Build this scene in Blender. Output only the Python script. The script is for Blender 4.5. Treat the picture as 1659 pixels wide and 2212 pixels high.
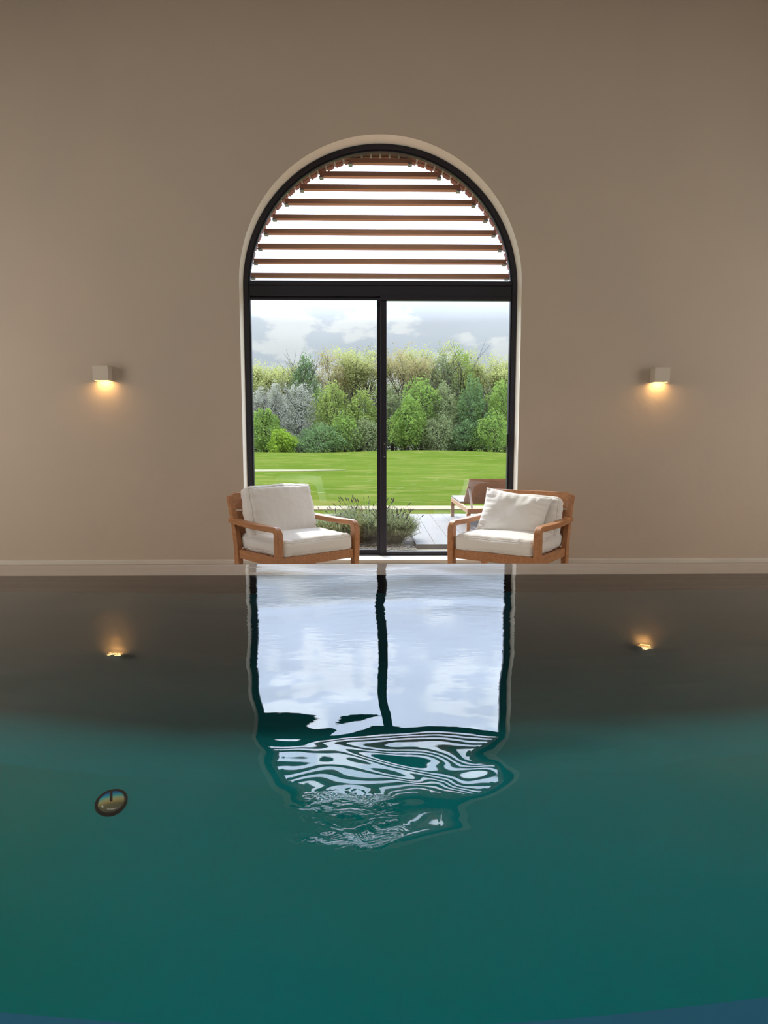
import bpy, bmesh, math, random
import numpy as np
from mathutils import Vector, Matrix
for o in list(bpy.data.objects): bpy.data.objects.remove(o)
SC = bpy.context.scene
COL = SC.collection
R = math.radians

# ---------------------------------------------------------------- camera
cam_d = bpy.data.cameras.new('camera'); cam = bpy.data.objects.new('camera', cam_d); COL.objects.link(cam)
cam_d.sensor_fit = 'VERTICAL'; cam_d.sensor_height = 24.0; cam_d.lens = 24.0 * 1400 / 2212
cam_d.clip_start = 0.02; cam_d.clip_end = 500
cam.location = (-.068, 0, .707); cam.rotation_euler = (R(90 - 6.15), 0, R(-0.9))
SC.camera = cam

# ---------------------------------------------------------------- exposure
SC.view_settings.view_transform = 'Standard'; SC.view_settings.look = 'None'
SC.view_settings.gamma = 1.0; SC.view_settings.use_curve_mapping = False
SC.view_settings.exposure = 0.0

# ---------------------------------------------------------------- sky
W = bpy.data.worlds.new('sky'); SC.world = W; W.use_nodes = True
nt = W.node_tree; nt.nodes.clear()
def N(nt, t, **kw):
    n = nt.nodes.new(t)
    for k, v in kw.items(): setattr(n, k, v)
    return n
def build_world():
    L = nt.links.new
    tc = N(nt, 'ShaderNodeTexCoord'); sep = N(nt, 'ShaderNodeSeparateXYZ'); L(tc.outputs['Generated'], sep.inputs[0])
    # brightness and colour of the overcast sky by height above the horizon
    ramp = N(nt, 'ShaderNodeValToRGB'); cr = ramp.color_ramp
    stops = [(0.0, (.62, .68, .74)), (.13, (.60, .67, .76)), (.175, (.74, .81, .92)), (.212, (1.35, 1.52, 1.85)), (.27, (2.9, 3.35, 4.4)),
             (.36, (4.8, 5.6, 7.3)), (.46, (5.6, 6.6, 8.6)), (.60, (4.4, 5.1, 6.6)), (1.0, (2.2, 2.6, 3.4))]
    cr.elements[0].position = stops[0][0]; cr.elements[0].color = (*stops[0][1], 1)
    cr.elements[1].position = 1.0; cr.elements[1].color = (*stops[-1][1], 1)
    for p, c in stops[1:-1]:
        e = cr.elements.new(p); e.color = (*c, 1)
    L(sep.outputs['Z'], ramp.inputs[0])
    # cumulus: billowy noise, stretched sideways
    mp = N(nt, 'ShaderNodeMapping'); mp.inputs['Scale'].default_value = (1.0, 1.0, 2.1); mp.inputs['Location'].default_value = (.35, .0, .22)
    L(tc.outputs['Generated'], mp.inputs[0])
    n1 = N(nt, 'ShaderNodeTexNoise'); n1.inputs['Scale'].default_value = 10.5; n1.inputs['Detail'].default_value = 7; n1.inputs['Roughness'].default_value = .52
    L(mp.outputs[0], n1.inputs[0])
    m1 = N(nt, 'ShaderNodeMapRange'); m1.interpolation_type = 'SMOOTHSTEP'
    m1.inputs['From Min'].default_value = .50; m1.inputs['From Max'].default_value = .575
    L(n1.outputs[0], m1.inputs[0])
    n2 = N(nt, 'ShaderNodeTexNoise'); n2.inputs['Scale'].default_value = 4.0; n2.inputs['Detail'].default_value = 4
    L(mp.outputs[0], n2.inputs[0])
    m2 = N(nt, 'ShaderNodeMapRange'); m2.inputs['From Min'].default_value = .3; m2.inputs['From Max'].default_value = .7
    m2.inputs['To Min'].default_value = .90; m2.inputs['To Max'].default_value = 1.10
    L(n2.outputs[0], m2.inputs[0])
    mul = N(nt, 'ShaderNodeMix', data_type='RGBA', blend_type='MULTIPLY'); mul.inputs['Factor'].default_value = 1
    L(ramp.outputs[0], mul.inputs[6]); L(m2.outputs[0], mul.inputs[7])
    white = N(nt, 'ShaderNodeMix', data_type='RGBA', blend_type='MULTIPLY'); white.inputs['Factor'].default_value = 1
    L(mul.outputs[2], white.inputs[6]); white.inputs[7].default_value = (1.32, 1.25, 1.15, 1)
    mix = N(nt, 'ShaderNodeMix', data_type='RGBA'); L(m1.outputs[0], mix.inputs['Factor']); L(mul.outputs[2], mix.inputs[6]); L(white.outputs[2], mix.inputs[7])
    # ground half of the dome
    below = N(nt, 'ShaderNodeMapRange'); below.inputs['From Min'].default_value = -.02; below.inputs['From Max'].default_value = 0
    L(sep.outputs['Z'], below.inputs[0])
    mg = N(nt, 'ShaderNodeMix', data_type='RGBA'); L(below.outputs[0], mg.inputs['Factor']); mg.inputs[6].default_value = (.12, .16, .06, 1); L(mix.outputs[2], mg.inputs[7])
    bg = N(nt, 'ShaderNodeBackground'); L(mg.outputs[2], bg.inputs[0]); bg.inputs[1].default_value = 1.0
    out = N(nt, 'ShaderNodeOutputWorld'); L(bg.outputs[0], out.inputs[0])
build_world()

# ---------------------------------------------------------------- sun, added fill for assumed side windows, added roof fill
def add_light(name, kind, loc, direction, energy, color, **kw):
    d = bpy.data.lights.new(name, kind); d.energy = energy; d.color = color
    for k, v in kw.items(): setattr(d, k, v)
    o = bpy.data.objects.new(name, d); COL.objects.link(o); o.location = loc
    o.rotation_euler = Vector(direction).to_track_quat('-Z', 'Y').to_euler()
    return o
SUN_AZ, SUN_EL = R(22), R(46)
add_light('sun', 'SUN', (0, 20, 20), (math.sin(SUN_AZ)*math.cos(SUN_EL), -math.cos(SUN_AZ)*math.cos(SUN_EL), -math.sin(SUN_EL)), 4.2, (1, .94, .84), angle=R(.9))
add_light('assumed_window_fill_left', 'AREA', (-5.4, 4.3, 1.3), (1, .30, 0), 96, (1, .96, .91), shape='RECTANGLE', size=2.6, size_y=2.6)  # added area light for assumed, unseen windows; the left wall has none built
add_light('assumed_window_fill_right', 'AREA', (5.4, 4.3, 1.3), (-1, .30, 0), 75, (1, .96, .91), shape='RECTANGLE', size=2.6, size_y=2.6)  # unseen fill added at the plain right wall, where windows are only assumed
add_light('roof_fill_light', 'AREA', (0, 2.3, 5.7), (0, -.1, -1), 150, (1, .90, .77), shape='RECTANGLE', size=8, size_y=2.0)  # unseen overhead light, added to fill the room

# ---------------------------------------------------------------- materials
def mat(name, base=(.5,.5,.5), rough=.6, metal=0, spec=.5, noise=None, bump=None, **kw):
    """noise=(scale, colour2, low, high, stretch)   bump=(scale, distance, stretch)"""
    m = bpy.data.materials.new(name); m.use_nodes = True; t = m.node_tree; b = t.nodes['Principled BSDF']
    b.inputs['Base Color'].default_value = (*base, 1); b.inputs['Roughness'].default_value = rough
    b.inputs['Metallic'].default_value = metal; b.inputs['Specular IOR Level'].default_value = spec
    for k, v in kw.items(): b.inputs[k].default_value = v
    tc = N(t, 'ShaderNodeTexCoord')
    if noise:
        sc, c2, lo, hi, st = noise
        mp = N(t, 'ShaderNodeMapping'); mp.inputs['Scale'].default_value = st; t.links.new(tc.outputs['Object'], mp.inputs[0])
        n = N(t, 'ShaderNodeTexNoise'); n.inputs['Scale'].default_value = sc; n.inputs['Detail'].default_value = 5; t.links.new(mp.outputs[0], n.inputs[0])
        r = N(t, 'ShaderNodeMapRange'); r.inputs['From Min'].default_value = lo; r.inputs['From Max'].default_value = hi; t.links.new(n.outputs[0], r.inputs[0])
        x = N(t, 'ShaderNodeMix', data_type='RGBA'); x.inputs[6].default_value = (*base, 1); x.inputs[7].default_value = (*c2, 1)
        t.links.new(r.outputs[0], x.inputs['Factor']); t.links.new(x.outputs[2], b.inputs['Base Color'])
    if bump:
        sc, dist, st = bump
        mp = N(t, 'ShaderNodeMapping'); mp.inputs['Scale'].default_value = st; t.links.new(tc.outputs['Object'], mp.inputs[0])
        n = N(t, 'ShaderNodeTexNoise'); n.inputs['Scale'].default_value = sc; n.inputs['Detail'].default_value = 4; t.links.new(mp.outputs[0], n.inputs[0])
        bp = N(t, 'ShaderNodeBump'); bp.inputs['Distance'].default_value = dist; t.links.new(n.outputs[0], bp.inputs['Height']); t.links.new(bp.outputs[0], b.inputs['Normal'])
    return m
one = (1, 1, 1)
M = {}
M['plaster'] = mat('wall_plaster', (.50, .415, .335), .9, spec=.2, noise=(.9, (.47, .395, .325), .35, .65, one), bump=(9, .004, one))
M['reveal'] = mat('reveal_plaster', (.86, .79, .66), .85, spec=.2, bump=(9, .003, one))
M['ceiling'] = mat('ceiling_plaster', (.55, .47, .38), .9)
M['stone'] = mat('floor_stone', (.50, .42, .33), .55, noise=(2.5, (.44, .36, .28), .35, .65, one))
M['coping'] = mat('coping_stone', (.58, .49, .40), .5, noise=(3, (.50, .42, .34), .3, .7, (1, 3, 1)))
M['sill'] = mat('sill_stone', (.62, .58, .52), .5, noise=(3, (.56, .52, .46), .3, .7, one))
M['frame'] = mat('dark_aluminium', (.021, .020, .030), .42, spec=.4)
M['black'] = mat('black_metal', (.008, .008, .010), .35)
M['steel'] = mat('brushed_steel', (.5, .5, .5), .3, metal=1)
M['clip'] = mat('galvanised_clip', (.32, .33, .36), .5, metal=.3)
M['slat'] = mat('larch_slat', (.56, .30, .20), .7, noise=(3, (.48, .25, .17), .35, .65, (1, 12, 12)))
M['brick'] = mat('red_brick', (.36, .13, .09), .85, noise=(6, (.25, .095, .075), .35, .65, one), bump=(40, .004, one))
M['mortar'] = mat('lime_mortar', (.60, .50, .42), .9)
M['teak'] = mat('teak', (.45, .205, .085), .42, noise=(5, (.35, .15, .058), .35, .65, (9, 1.4, 9)), bump=(30, .0006, (4, 1, 4)))
M['fabric'] = mat('white_cotton', (.76, .75, .73), .95, spec=.1, bump=(14, .006, one))
M['weave'] = mat('white_pillow_cotton', (.82, .82, .81), .95, spec=.1, bump=(14, .006, one))
M['lampbody'] = mat('painted_lamp_body', (.56, .50, .42), .8, spec=.2)
M['deck'] = mat('grey_decking', (.175, .165, .155), .7, noise=(4, (.145, .137, .13), .3, .7, (8, 1, 1)))
M['gap'] = mat('deck_gap', (.02, .02, .02), .9)
M['gravel'] = mat('pale_gravel', (.27, .235, .18), .9, noise=(60, (.17, .145, .11), .4, .6, one))
M['path'] = mat('sand_path', (.25, .205, .115), .95, noise=(3, (.20, .165, .095), .3, .7, one))
M['bunker'] = mat('bunker_sand', (.17, .15, .065), .95, noise=(2, (.13, .13, .045), .35, .65, one))
M['outwood'] = mat('garden_teak', (.42, .25, .14), .6, noise=(4, (.36, .21, .115), .3, .7, (6, 1, 6)))
M['outpale'] = mat('bleached_wood', (.35, .30, .25), .6)
M['outfabric'] = mat('outdoor_mattress_cloth', (.22, .215, .21), .9)
M['bark'] = mat('tree_bark', (.035, .028, .020), .9, noise=(2, (.055, .045, .035), .3, .7, (3, 3, 1)))
M['barkpale'] = mat('pale_bark', (.09, .085, .075), .9)

def leaf_mat(name, c1, c2, trans=.45):
    m = bpy.data.materials.new(name); m.use_nodes = True; t = m.node_tree; t.nodes.clear(); L = t.links.new
    tc = N(t, 'ShaderNodeTexCoord'); n = N(t, 'ShaderNodeTexNoise'); n.inputs['Scale'].default_value = 1.6; n.inputs['Detail'].default_value = 6; n.inputs['Roughness'].default_value = .7
    L(tc.outputs['Object'], n.inputs[0])
    r = N(t, 'ShaderNodeMapRange'); r.inputs['From Min'].default_value = .38; r.inputs['From Max'].default_value = .62; L(n.outputs[0], r.inputs[0])
    x = N(t, 'ShaderNodeMix', data_type='RGBA'); x.inputs[6].default_value = (*c1, 1); x.inputs[7].default_value = (*c2, 1); L(r.outputs[0], x.inputs['Factor'])
    d = N(t, 'ShaderNodeBsdfDiffuse'); tr = N(t, 'ShaderNodeBsdfTranslucent'); L(x.outputs[2], d.inputs[0]); L(x.outputs[2], tr.inputs[0])
    mx = N(t, 'ShaderNodeMixShader'); mx.inputs[0].default_value = trans; L(d.outputs[0], mx.inputs[1]); L(tr.outputs[0], mx.inputs[2])
    o = N(t, 'ShaderNodeOutputMaterial'); L(mx.outputs[0], o.inputs[0])
    return m
LEAF = {
 'airy_yellow': leaf_mat('spring_yellow_leaves', (0.36, 0.38, 0.13), (0.42, 0.42, 0.18)),
 'airy_brown': leaf_mat('bronze_leaves', (0.37, 0.29, 0.15), (0.34, 0.33, 0.14)),
 'deep': leaf_mat('deep_green_leaves', (0.115, 0.19, 0.075), (0.17, 0.25, 0.1)),
 'lime': leaf_mat('lime_leaves', (0.31, 0.37, 0.09), (0.21, 0.28, 0.08)),
 'bright': leaf_mat('bright_leaves', (0.26, 0.36, 0.075), (0.17, 0.265, 0.07)),
 'greygreen': leaf_mat('grey_green_leaves', (0.27, 0.3, 0.135), (0.2, 0.245, 0.115)),
 'blossom': leaf_mat('white_blossom', (0.44, 0.43, 0.37), (0.27, 0.28, 0.2)),
 'bare': leaf_mat('bare_twig_buds', (0.204, 0.187, 0.119), (0.17, 0.17, 0.111)),
 'yellowbush': leaf_mat('yellow_green_leaves', (0.289, 0.408, 0.043), (0.221, 0.323, 0.051)),
 'lavender': leaf_mat('lavender_leaves', (0.3, 0.36, 0.16), (0.38, 0.42, 0.22), .3),
}
M['spike'] = mat('lavender_spike', (.15, .115, .15), .9)
M['lavstem'] = mat('lavender_stem', (.12, .14, .07), .9)

def glass_pane_mat():
    m = bpy.data.materials.new('window_glass'); m.use_nodes = True; t = m.node_tree; t.nodes.clear(); L = t.links.new
    f = N(t, 'ShaderNodeFresnel'); ge = N(t, 'ShaderNodeNewGeometry')
    io = N(t, 'ShaderNodeMapRange'); io.inputs['To Min'].default_value = 1.5; io.inputs['To Max'].default_value = 1/1.5   # same reflectance on both faces of the pane
    L(ge.outputs['Backfacing'], io.inputs[0]); L(io.outputs[0], f.inputs['IOR'])
    tr = N(t, 'ShaderNodeBsdfTransparent'); tr.inputs[0].default_value = (.97, .985, .975, 1)
    g = N(t, 'ShaderNodeBsdfGlossy'); g.inputs['Roughness'].default_value = 0.0
    mx = N(t, 'ShaderNodeMixShader'); L(f.outputs[0], mx.inputs[0]); L(tr.outputs[0], mx.inputs[1]); L(g.outputs[0], mx.inputs[2])
    o = N(t, 'ShaderNodeOutputMaterial'); L(mx.outputs[0], o.inputs[0]); return m
M['glass'] = glass_pane_mat()

def grass_mat():
    m = mat('lawn_grass', (.1, .2, .02), .9, spec=0); t = m.node_tree; L = t.links.new; b = t.nodes['Principled BSDF']
    tc = N(t, 'ShaderNodeTexCoord')
    def noise(scale, st, det=5):
        mp = N(t, 'ShaderNodeMapping'); mp.inputs['Scale'].default_value = st; L(tc.outputs['Object'], mp.inputs[0])
        n = N(t, 'ShaderNodeTexNoise'); n.inputs['Scale'].default_value = scale; n.inputs['Detail'].default_value = det; L(mp.outputs[0], n.inputs[0]); return n
    def mr(n, a, c):
        r = N(t, 'ShaderNodeMapRange'); r.inputs['From Min'].default_value = a; r.inputs['From Max'].default_value = c; L(n.outputs[0], r.inputs[0]); return r
    def mix(fac, a, c):
        x = N(t, 'ShaderNodeMix', data_type='RGBA'); L(fac.outputs[0], x.inputs['Factor'])
        if isinstance(a, tuple): x.inputs[6].default_value = (*a, 1)
        else: L(a.outputs[2], x.inputs[6])
        x.inputs[7].default_value = (*c, 1); return x
    a = mix(mr(noise(.35, (.5, 1, 1)), .38, .62), (.056, .086, .010), (.073, .100, .015))
    b2 = mix(mr(noise(1.3, (.5, 1, 1), 8), .52, .70), a, (.11, .118, .028))
    c = mix(mr(noise(7, (.35, 1, 1), 6), .66, .72), b2, (.24, .24, .13))
    L(c.outputs[2], b.inputs['Base Color'])
    return m
M['grass'] = grass_mat()

def pool_tile_mat():
    m = mat('teal_mosaic', (.035, .27, .26), .7, spec=0); t = m.node_tree; L = t.links.new; b = t.nodes['Principled BSDF']
    tc = N(t, 'ShaderNodeTexCoord'); br = N(t, 'ShaderNodeTexBrick'); br.offset = 0
    br.inputs['Scale'].default_value = 1; br.inputs['Brick Width'].default_value = .025; br.inputs['Row Height'].default_value = .025; br.inputs['Mortar Size'].default_value = .0012
    br.inputs['Color1'].default_value = (.010, .47, .53, 1); br.inputs['Color2'].default_value = (.016, .45, .52, 1); br.inputs['Mortar'].default_value = (.012,.45,.51,1)
    L(tc.outputs['Object'], br.inputs[0])
    n = N(t, 'ShaderNodeTexNoise'); n.inputs['Scale'].default_value = .8; L(tc.outputs['Object'], n.inputs[0])
    r = N(t, 'ShaderNodeMapRange'); r.inputs['From Min'].default_value = .35; r.inputs['From Max'].default_value = .65; L(n.outputs[0], r.inputs[0])
    x = N(t, 'ShaderNodeMix', data_type='RGBA', blend_type='MULTIPLY'); L(r.outputs[0], x.inputs['Factor']); L(br.outputs[0], x.inputs[6]); x.inputs[7].default_value = (1.15, .95, .82, 1)
    L(x.outputs[2], b.inputs['Base Color']); return m
M['tile'] = pool_tile_mat()
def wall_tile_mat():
    # far wall's shade painted into the mosaic: teal at the floor, darker above
    m = mat('painted_shade_mosaic', (.03, .25, .24), .7, spec=0); t = m.node_tree; L = t.links.new; b = t.nodes['Principled BSDF']
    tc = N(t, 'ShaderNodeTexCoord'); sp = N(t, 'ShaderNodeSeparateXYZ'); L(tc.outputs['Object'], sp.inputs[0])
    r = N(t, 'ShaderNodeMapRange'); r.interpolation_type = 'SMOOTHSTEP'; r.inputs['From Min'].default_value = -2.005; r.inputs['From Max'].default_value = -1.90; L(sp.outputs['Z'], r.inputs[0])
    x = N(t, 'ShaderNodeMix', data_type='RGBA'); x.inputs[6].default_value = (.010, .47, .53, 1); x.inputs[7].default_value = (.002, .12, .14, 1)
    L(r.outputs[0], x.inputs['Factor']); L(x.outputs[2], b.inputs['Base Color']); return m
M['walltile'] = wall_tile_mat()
M['bluetile'] = mat('blue_mosaic_step', (.02, .36, .66), .5, noise=(6, (.02, .32, .60), .3, .7, one))

def water_mat():
    m = bpy.data.materials.new('pool_water'); m.use_nodes = True; t = m.node_tree; t.nodes.clear(); L = t.links.new
    geo = N(t, 'ShaderNodeNewGeometry')
    def noise(scale, st, loc, det, rough=.5, dist=0):
        mp = N(t, 'ShaderNodeMapping'); mp.inputs['Scale'].default_value = st; mp.inputs['Location'].default_value = loc; mp.inputs['Rotation'].default_value = (0, 0, R(12))
        L(geo.outputs['Position'], mp.inputs[0])
        n = N(t, 'ShaderNodeTexNoise'); n.inputs['Scale'].default_value = scale; n.inputs['Detail'].default_value = det
        n.inputs['Roughness'].default_value = rough; n.inputs['Distortion'].default_value = dist; L(mp.outputs[0], n.inputs[0]); return n
    def mul(a, v):
        x = N(t, 'ShaderNodeMath', operation='MULTIPLY'); L(a.outputs[0], x.inputs[0])
        if isinstance(v, (int, float)): x.inputs[1].default_value = v
        else: L(v.outputs[0], x.inputs[1])
        return x
    def add(a, b):
        x = N(t, 'ShaderNodeMath', operation='ADD'); L(a.outputs[0], x.inputs[0]); L(b.outputs[0], x.inputs[1]); return x
    def spot(cx, cy, rx, ry, edge=.6):
        mp = N(t, 'ShaderNodeMapping'); mp.vector_type = 'POINT'
        mp.inputs['Location'].default_value = (-cx/rx, -cy/ry, 0); mp.inputs['Scale'].default_value = (1/rx, 1/ry, 0); L(geo.outputs['Position'], mp.inputs[0])
        ln = N(t, 'ShaderNodeVectorMath', operation='LENGTH'); L(mp.outputs[0], ln.inputs[0])
        r = N(t, 'ShaderNodeMapRange'); r.interpolation_type = 'SMOOTHSTEP'; L(ln.outputs['Value'], r.inputs[0])
        r.inputs['From Min'].default_value = 1.0; r.inputs['From Max'].default_value = 1.0 - edge; return r
    swell = mul(noise(1.7, (.8, 1.0, 1), (3.1, 1.7, 0), 1.0, .35, .4), .010)
    mid = mul(mul(noise(4.2, (.8, 1.1, 1), (.4, 8.2, 0), .6, .4, .8), .0040), spot(-.02, 1.20, .8, .60, .8))
    fine = mul(mul(noise(16, (.8, 1.5, 1), (5, 2, 0), 3, .5), .0005), spot(0, 3.5, 6, 2.3, .8))
    rip = mul(mul(noise(21, (1, 1.2, 1), (1, 2, 0), 2.0, .5, 1.0), .0013), spot(-.13, 1.15, .15, .13, .6))
    long = mul(mul(noise(2.9, (.9, 1.0, 1), (7.3, 2.2, 0), .5, .3, .6), .0075), spot(.05, 1.30, .95, .60, .85))
    h = add(add(add(swell, long), mid), add(fine, rip))
    bp = N(t, 'ShaderNodeBump'); bp.inputs['Strength'].default_value = 1; bp.inputs['Distance'].default_value = 1; L(h.outputs[0], bp.inputs['Height'])
    g = N(t, 'ShaderNodeBsdfGlass'); g.inputs['IOR'].default_value = 1.39; g.inputs['Roughness'].default_value = 0; L(bp.outputs[0], g.inputs['Normal'])
    o = N(t, 'ShaderNodeOutputMaterial'); L(g.outputs[0], o.inputs[0]); return m
M['water'] = water_mat()

# ---------------------------------------------------------------- mesh helpers
class MB:
    def __init__(s): s.v = []; s.f = []; s.mi = []
    def add(s, vs, fs, m=0):
        k = len(s.v); s.v += [tuple(v) for v in vs]; s.f += [tuple(i + k for i in f) for f in fs]; s.mi += [m] * len(fs); return s
    def box(s, x0, x1, y0, y1, z0, z1, m=0):
        vs = [(x0,y0,z0),(x1,y0,z0),(x1,y1,z0),(x0,y1,z0),(x0,y0,z1),(x1,y0,z1),(x1,y1,z1),(x0,y1,z1)]
        return s.add(vs, [(0,3,2,1),(4,5,6,7),(0,1,5,4),(1,2,6,5),(2,3,7,6),(3,0,4,7)], m)
    def tube(s, pts, rad, n=6, m=0):
        rings = []; k = len(s.v); pts = [Vector(p) for p in pts]
        up = Vector((.31, .17, .93))
        for i, p in enumerate(pts):
            d = (pts[min(i+1, len(pts)-1)] - pts[max(i-1, 0)]).normalized()
            a = d.cross(up)
            if a.length < .1: a = d.cross(Vector((1, 0, 0)))
            a.normalize(); b = d.cross(a); r = rad[i] if isinstance(rad, (list, tuple)) else rad
            for j in range(n):
                t = 2*math.pi*j/n; s.v.append(tuple(p + a*r*math.cos(t) + b*r*math.sin(t)))
        for i in range(len(pts)-1):
            for j in range(n):
                q = (j+1) % n; s.f.append((k+i*n+j, k+i*n+q, k+(i+1)*n+q, k+(i+1)*n+j)); s.mi.append(m)
        s.f.append(tuple(k+j for j in reversed(range(n)))); s.mi.append(m)
        e = k+(len(pts)-1)*n; s.f.append(tuple(e+j for j in range(n))); s.mi.append(m)
        return s
    def sweep(s, pts, side, wid, thk, m=0):
        """rectangular section swept along pts; wid along 'side', thk across"""
        k = len(s.v); pts = [Vector(p) for p in pts]; side = Vector(side).normalized(); n = len(pts)
        for i, p in enumerate(pts):
            d = (pts[min(i+1, n-1)] - pts[max(i-1, 0)]).normalized(); nr = d.cross(side).normalized()
            w = wid[i] if isinstance(wid, (list, tuple)) else wid; h = thk[i] if isinstance(thk, (list, tuple)) else thk
            for a, b in ((-1,-1),(1,-1),(1,1),(-1,1)): s.v.append(tuple(p + side*a*w/2 + nr*b*h/2))
        for i in range(n-1):
            for j in range(4):
                q = (j+1) % 4; s.f.append((k+i*4+j, k+i*4+q, k+(i+1)*4+q, k+(i+1)*4+j)); s.mi.append(m)
        s.f.append((k+3,k+2,k+1,k)); e = k+(n-1)*4; s.f.append((e,e+1,e+2,e+3)); s.mi += [m, m]
        return s
    def build(s, name, mats, parent=None, smooth=False, bevel=0, seg=2):
        me = bpy.data.meshes.new(name); me.from_pydata(s.v, [], s.f)
        if not isinstance(mats, (list, tuple)): mats = [mats]
        for m in mats: me.materials.append(m)
        for p, i in zip(me.polygons, s.mi): p.material_index = i
        bm = bmesh.new(); bm.from_mesh(me); bmesh.ops.recalc_face_normals(bm, faces=bm.faces); bm.to_mesh(me); bm.free()
        if smooth or bevel:
            for p in me.polygons: p.use_smooth = True
        o = bpy.data.objects.new(name, me); COL.objects.link(o)
        if parent is not None: o.parent = parent
        if bevel:
            b = o.modifiers.new('bevel', 'BEVEL'); b.width = bevel; b.segments = seg; b.limit_method = 'ANGLE'; b.angle_limit = R(40); b.harden_normals = True
        return o
def thing(name, label, cat, loc=(0,0,0), rz=0, group=None):
    o = bpy.data.objects.new(name, None); COL.objects.link(o); o.location = loc; o.rotation_euler = (0, 0, rz); o.empty_display_size = .1
    return tag(o, label, cat, group)
def tag(o, label, cat, group=None, kind=None):
    o['label'] = label; o['category'] = cat
    if group: o['group'] = group
    if kind: o['kind'] = kind
    return o
def struct(o, label=None):
    o['kind'] = 'structure'
    if label: o['label'] = label
    return o
def quads(name, C, S, mats, parent, seed, flat=0.0, elong=1.0):
    """N leaf quads with random orientation, C centres (N,3), S sizes (N)"""
    rg = np.random.default_rng(seed); n = len(C)
    a = rg.normal(size=(n,3)); a[:,2] *= (1-flat); a /= np.linalg.norm(a, axis=1)[:,None]
    b = rg.normal(size=(n,3)); b[:,2] *= (1-flat); b -= (a*b).sum(1)[:,None]*a; b /= np.linalg.norm(b, axis=1)[:,None]
    a *= S[:,None]*.5*elong; b *= S[:,None]*.5
    V = np.empty((n,4,3), np.float32); V[:,0] = C-a; V[:,1] = C+b; V[:,2] = C+a; V[:,3] = C-b
    me = bpy.data.meshes.new(name); me.vertices.add(n*4); me.vertices.foreach_set('co', V.reshape(-1))
    me.loops.add(n*4); me.loops.foreach_set('vertex_index', np.arange(n*4, dtype=np.int32))
    me.polygons.add(n); me.polygons.foreach_set('loop_start', np.arange(0, n*4, 4, dtype=np.int32))
    me.update(calc_edges=True); me.materials.append(mats)
    o = bpy.data.objects.new(name, me); COL.objects.link(o); o.parent = parent
    return o

# ---------------------------------------------------------------- dimensions (metres; still water level is z = 0)
WY = 6.15; FL = -.448; SILL = -.408; RO = 1.30; SPR = 2.156; RX = 5.5; TOP = 6.0; BACK = -5.0
EDGE_IN, EDGE_OUT = 3.43, 3.735
def arch(r, n=64, bottom=FL):
    return [(-r, bottom)] + [(-r*math.cos(math.pi*i/n), SPR + r*math.sin(math.pi*i/n)) for i in range(n+1)] + [(r, bottom)]
def arch_wall(name, mats, y0, y1, r, bottom, zlow, rev_mat=0, xw=RX+.3, top=TOP+.3, n=64):
    mb = MB(); pts = arch(r, n, bottom)
    for y, flip in ((y0, 0), (y1, 1)):
        outline = [(-xw, bottom)] + [(-xw, SPR)] + [None]*0
        # left block, right block
        mb.add([(-xw,y,zlow),(-r,y,zlow),(-r,y,SPR),(-xw,y,SPR)], [(0,1,2,3)])
        mb.add([(r,y,zlow),(xw,y,zlow),(xw,y,SPR),(r,y,SPR)], [(0,1,2,3)])
        ap = pts[1:-1]
        for i in range(n):
            a, b = ap[i], ap[i+1]
            mb.add([(a[0],y,a[1]),(b[0],y,b[1]),(b[0],y,top),(a[0],y,top)], [(0,1,2,3)])
        mb.add([(-xw,y,SPR),(-r,y,SPR),(-r,y,top),(-xw,y,top)], [(0,1,2,3)])
        mb.add([(r,y,SPR),(xw,y,SPR),(xw,y,top),(r,y,top)], [(0,1,2,3)])
    for i in range(len(pts)-1):
        a, b = pts[i], pts[i+1]
        mb.add([(a[0],y0,a[1]),(b[0],y0,b[1]),(b[0],y1,b[1]),(a[0],y1,a[1])], [(0,1,2,3)], rev_mat)
    mb.add([(-xw,y0,zlow),(-xw,y1,zlow),(-xw,y1,top),(-xw,y0,top)], [(0,1,2,3)])
    mb.add([(xw,y0,zlow),(xw,y1,zlow),(xw,y1,top),(xw,y0,top)], [(0,1,2,3)])
    mb.add([(-xw,y0,top),(xw,y0,top),(xw,y1,top),(-xw,y1,top)], [(0,1,2,3)])
    me = mb.build(name, mats)
    bm = bmesh.new(); bm.from_mesh(me.data); bmesh.ops.remove_doubles(bm, verts=bm.verts, dist=1e-5); bm.to_mesh(me.data); bm.free()
    return me

# ---------------------------------------------------------------- room shell
struct(arch_wall('wall_front', [M['plaster'], M['reveal']], WY, 6.42, RO, FL, FL-.3, 1))
struct(MB().box(-RX-.3, -RX, BACK, WY, -1.8, TOP).build('wall_left', M['plaster']))
struct(MB().box(RX, RX+.3, BACK, WY, -1.8, TOP).build('wall_right', M['plaster']))
struct(MB().box(-RX-.3, RX+.3, BACK-.3, BACK, -1.8, TOP).build('wall_back', M['plaster']))
struct(MB().box(-RX-.3, RX+.3, BACK-.3, WY+.3, TOP, TOP+.3).build('ceiling', M['ceiling']))
struct(MB().box(-RX, RX, EDGE_OUT, WY, FL-.1, FL).build('floor', M['stone']))
sk = MB(); sk.box(-RX, -RO, WY-.012, WY, FL, FL+.010).box(RO, RX, WY-.012, WY, FL, FL+.010)
struct(sk.build('baseboard_front', M['stone']))
struct(MB().box(-RX, RX, 6.09, 6.42, FL, SILL).build('trim_1', M['sill'], bevel=.004))

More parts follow.
